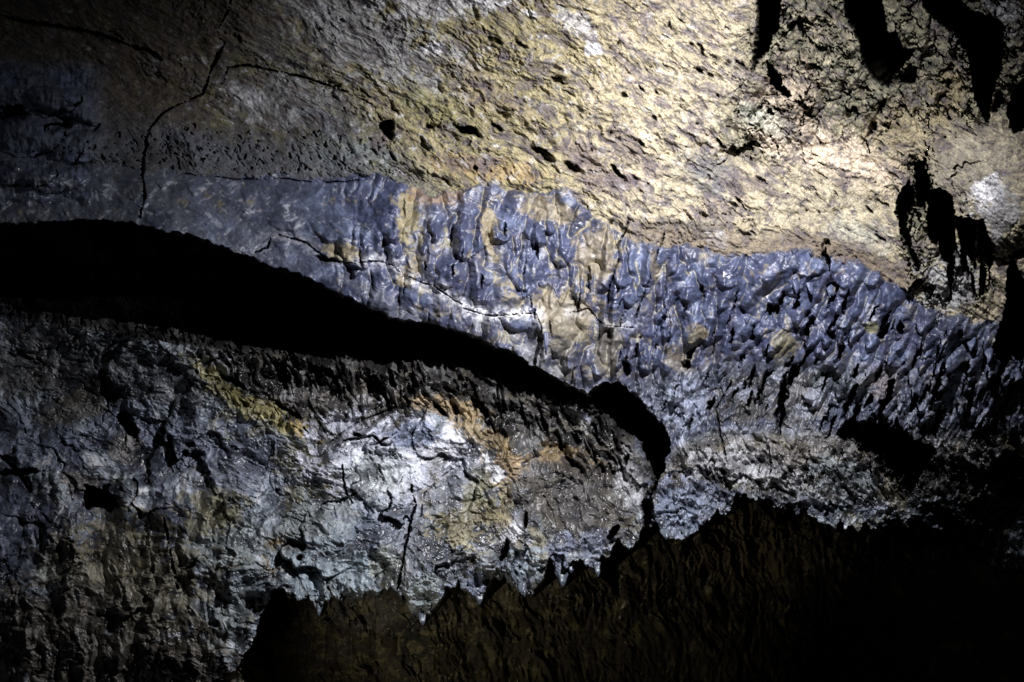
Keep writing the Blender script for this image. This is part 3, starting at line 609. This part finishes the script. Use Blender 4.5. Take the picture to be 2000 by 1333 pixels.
# ------------------------------------------------------------------ materials
def rock_mat(name, bump_scale=70.0, bump=.35, speck=.25, spec=.5):
    m = bpy.data.materials.new(name); m.use_nodes = True
    nt = m.node_tree; N = nt.nodes; L = nt.links
    b = N['Principled BSDF']
    at_ = N.new('ShaderNodeAttribute'); at_.attribute_name = 'mineral'
    ar = N.new('ShaderNodeAttribute'); ar.attribute_name = 'glaze'
    tc = N.new('ShaderNodeTexCoord')
    nz = N.new('ShaderNodeTexNoise'); nz.inputs['Scale'].default_value = bump_scale; nz.inputs['Detail'].default_value = 6; nz.inputs['Roughness'].default_value = .65
    n2_ = N.new('ShaderNodeTexNoise'); n2_.inputs['Scale'].default_value = bump_scale * 2.3; n2_.inputs['Detail'].default_value = 4
    L.new(tc.outputs['Object'], nz.inputs['Vector']); L.new(tc.outputs['Object'], n2_.inputs['Vector'])
    mr = N.new('ShaderNodeMapRange'); mr.inputs['From Min'].default_value = .3; mr.inputs['From Max'].default_value = .7
    mr.inputs['To Min'].default_value = 1 - speck; mr.inputs['To Max'].default_value = 1 + speck
    L.new(n2_.outputs['Fac'], mr.inputs['Value'])
    mx = N.new('ShaderNodeVectorMath'); mx.operation = 'SCALE'
    L.new(at_.outputs['Color'], mx.inputs[0]); L.new(mr.outputs['Result'], mx.inputs['Scale'])
    L.new(mx.outputs['Vector'], b.inputs['Base Color'])
    ma = N.new('ShaderNodeMath'); ma.operation = 'MULTIPLY_ADD'; ma.inputs[1].default_value = .3; L.new(nz.outputs['Fac'], ma.inputs[0])
    sub = N.new('ShaderNodeMath'); sub.operation = 'SUBTRACT'; L.new(ar.outputs['Fac'], sub.inputs[0]); sub.inputs[1].default_value = .15
    L.new(sub.outputs[0], ma.inputs[2]); L.new(ma.outputs[0], b.inputs['Roughness'])
    b.inputs['Specular IOR Level'].default_value = spec
    bp = N.new('ShaderNodeBump'); bp.inputs['Strength'].default_value = bump; bp.inputs['Distance'].default_value = .006
    L.new(nz.outputs['Fac'], bp.inputs['Height']); L.new(bp.outputs['Normal'], b.inputs['Normal'])
    return m
M_CEIL = rock_mat('ochre_rock', 70, .45, .3, .15)
M_GLZ = rock_mat('glazed_lava', 38, .14, .15, .8)
M_LOW = rock_mat('lava_rock', 60, .4, .25, .9)
M_WALL = rock_mat('dark_rock', 50, .7, .3, .6)

# ------------------------------------------------------------------ build: one surface field, cut into the bodies of rock
PX = (X - 1000) / 2000 * D; PZ = -(Y - 666.5) / 2000 * D
P = np.stack([PX, D, PZ], -1).astype(f32)
du = np.empty_like(P); dv = np.empty_like(P)
du[:, 1:-1] = P[:, 2:] - P[:, :-2]; du[:, 0] = P[:, 1] - P[:, 0]; du[:, -1] = P[:, -1] - P[:, -2]
dv[1:-1] = P[2:] - P[:-2]; dv[0] = P[1] - P[0]; dv[-1] = P[-1] - P[-2]
NRM = np.cross(du, dv); NRM /= np.linalg.norm(NRM, axis=-1, keepdims=True) + 1e-12
NRM[NRM[..., 1] > 0] *= -1
del du, dv

def build(name, face_mask, mat, parent=None):
    j, i = np.nonzero(face_mask)
    v00 = j * NX + i; quads = np.stack([v00, v00 + NX, v00 + NX + 1, v00 + 1], -1)
    used, inv = np.unique(quads.ravel(), return_inverse=True)
    me = bpy.data.meshes.new(name)
    me.vertices.add(len(used)); me.vertices.foreach_set('co', P.reshape(-1, 3)[used].ravel())
    nq = len(quads)
    me.loops.add(nq * 4); me.loops.foreach_set('vertex_index', inv.astype(np.int32).ravel())
    me.polygons.add(nq); me.polygons.foreach_set('loop_start', np.arange(0, nq * 4, 4, dtype=np.int32))
    me.update(calc_edges=True)
    me.polygons.foreach_set('use_smooth', np.ones(nq, bool))
    a = me.attributes.new('mineral', 'FLOAT_COLOR', 'POINT')
    c4 = np.ones((len(used), 4), f32); c4[:, :3] = col_.reshape(-1, 3)[used]; a.data.foreach_set('color', c4.ravel())
    a = me.attributes.new('glaze', 'FLOAT', 'POINT'); a.data.foreach_set('value', rough.ravel()[used])
    me.normals_split_custom_set_from_vertices(NRM.reshape(-1, 3)[used])
    me.materials.append(mat)
    o = bpy.data.objects.new(name, me); C.objects.link(o); o.parent = parent
    return o

def tag(o, label, cat, group=None):
    o['label'] = label; o['category'] = cat
    if group: o['group'] = group
    return o

Lb = np.zeros(X.shape, np.int8)                         # 0 ceiling
Lb[(in_ceil < .5)] = 1                                   # glazed band
Lb[(Y > band_low) & (in_ceil < .5)] = 2
Lb[(Y > low_line)] = 3
Lb[(Y > low_line) & (X > 1268 + .1 * (Y - 900))] = 4     # right ledge
Lb[g_in & (gU > 4)] = 5
Lb[fr > 2] = 6
Lb[(Lb == 2) & (X < 1270)] = 1
bul = inside(WX, WY, [(1745,370),(1760,300),(1800,258),(1880,248),(1960,262),(2440,240),(2440,640),(2000,610),(1960,620),(1945,560),(1950,470),(1900,420),(1860,400),(1835,330),(1790,330)])
Lb[bul & (Lb == 0)] = 7
F = Lb[:-1, :-1]
def st(n, m, mat):
    o = build(n, m, mat); o['kind'] = 'structure'; return o
st('cave_ceiling', F == 0, M_CEIL)
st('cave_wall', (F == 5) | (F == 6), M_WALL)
band = tag(build('glazed_lava_band', F == 1, M_GLZ), 'blue violet glazed lava drapery hanging in lobes under the ochre ceiling', 'lava drapery')
flank = tag(build('slate_flank', F == 2, M_GLZ), 'dark slate grey flank of slanting flakes below the blue drapery', 'rock flank')
shelf = tag(build('lava_shelf', F == 3, M_LOW), 'large pale patchy lava shelf with dripping lower rim below the black gully', 'rock shelf')
ledge = tag(build('rock_ledge', F == 4, M_LOW), 'crumbly grey ledge right of the pointed black notch', 'rock ledge')
bulge = tag(build('rock_bulge', F == 7, M_CEIL), 'rounded olive and white bulging rock beside the dark hollow at the right edge', 'rock bulge')

# ------------------------------------------------------------------ hanging drips: closed tapered bodies
def depth_at(px, py):
    i = int(np.argmin(np.abs(xs - px))); j = int(np.argmin(np.abs(ys - py)))
    return float(D[j, i]), col_[j, i].copy(), float(rough[j, i])
def drip(px, py, L, W, lean, parent, mat, tint=None, flat=.7, k=0):
    """px,py = top of the drip on the rock, L and W in photo pixels"""
    d, c, ro = depth_at(px, py); u = d / 2000; d -= 0.006
    if tint is not None: c = tint
    ns, nr = 20, 16
    vs = []; top = at(px, py, d)
    for r in range(nr + 1):
        t = r / nr
        wd = W * u * ((1 - t) ** .75 * .85 + .15 * math.sqrt(max(0, 1 - t ** 3))) * (1 + .10 * math.sin(t * 9 + k))
        cxp = lean * u * L * t + .06 * W * u * math.sin(t * 5 + k * 2.1)
        for s in range(ns):
            a = 2 * math.pi * s / ns
            rr_ = wd * (1 + .16 * math.sin(3 * a + k + 2 * t) + .08 * math.sin(5 * a + 2 * k))
            vs.append((top.x + cxp + rr_ * math.cos(a), top.y + flat * rr_ * math.sin(a) + W * u * (1.0 - 1.9 * min(1, t * 1.6)) * flat, top.z - L * u * t + (.1 * W * u if r == 0 else 0)))
    vs.append((top.x + lean * u * L, top.y - .9 * W * u * flat, top.z - L * u * 1.03)); vs.append((top.x, top.y + W * u * flat, top.z + .2 * W * u))
    fs = [(r * ns + s, r * ns + (s + 1) % ns, (r + 1) * ns + (s + 1) % ns, (r + 1) * ns + s) for r in range(nr) for s in range(ns)]
    tip = len(vs) - 2
    fs += [(nr * ns + s, nr * ns + (s + 1) % ns, tip) for s in range(ns)] + [((s + 1) % ns, s, tip + 1) for s in range(ns)]
    me = bpy.data.meshes.new('drip'); me.from_pydata(vs, [], [f[::-1] for f in fs])
    me.polygons.foreach_set('use_smooth', [True] * len(fs))
    a = me.attributes.new('mineral', 'FLOAT_COLOR', 'POINT'); a.data.foreach_set('color', list((*map(float, c), 1.0)) * len(vs))
    a = me.attributes.new('glaze', 'FLOAT', 'POINT'); a.data.foreach_set('value', [ro] * len(vs))
    me.materials.append(mat)
    o = bpy.data.objects.new('drip', me); C.objects.link(o); o.parent = parent
    return o
pale = mix(MINT, BLUL, .6) * .5
for k, q in enumerate([(622,1180,22,7,.1),(824,1196,24,9,.1),(934,1150,30,10,.1),(905,1140,12,8,0),(1020,1140,22,9,0),(1024,1150,16,5,0),
                       (1096,1115,30,13,.1),(1117,1100,18,8,-.1),(1165,1100,26,7,.1),(1145,1092,14,7,0),(1228,1058,16,9,0),(1300,1036,18,10,0),(1340,1036,14,8,-.1)]):
    drip(*q, shelf if q[0] < 1268 else ledge, M_LOW, pale, k=k)
for k, q in enumerate([(1552,548,26,9,.1),(1580,552,24,8,.15),(1622,552,30,10,-.1),(1066,650,40,6,.05),(1900,660,26,10,-.3),(1935,682,28,9,-.3)]):
    drip(*q, band, M_GLZ, mix(BLU, BLUL, .12 + .2 * ((k * 7) % 5) / 5), k=k)
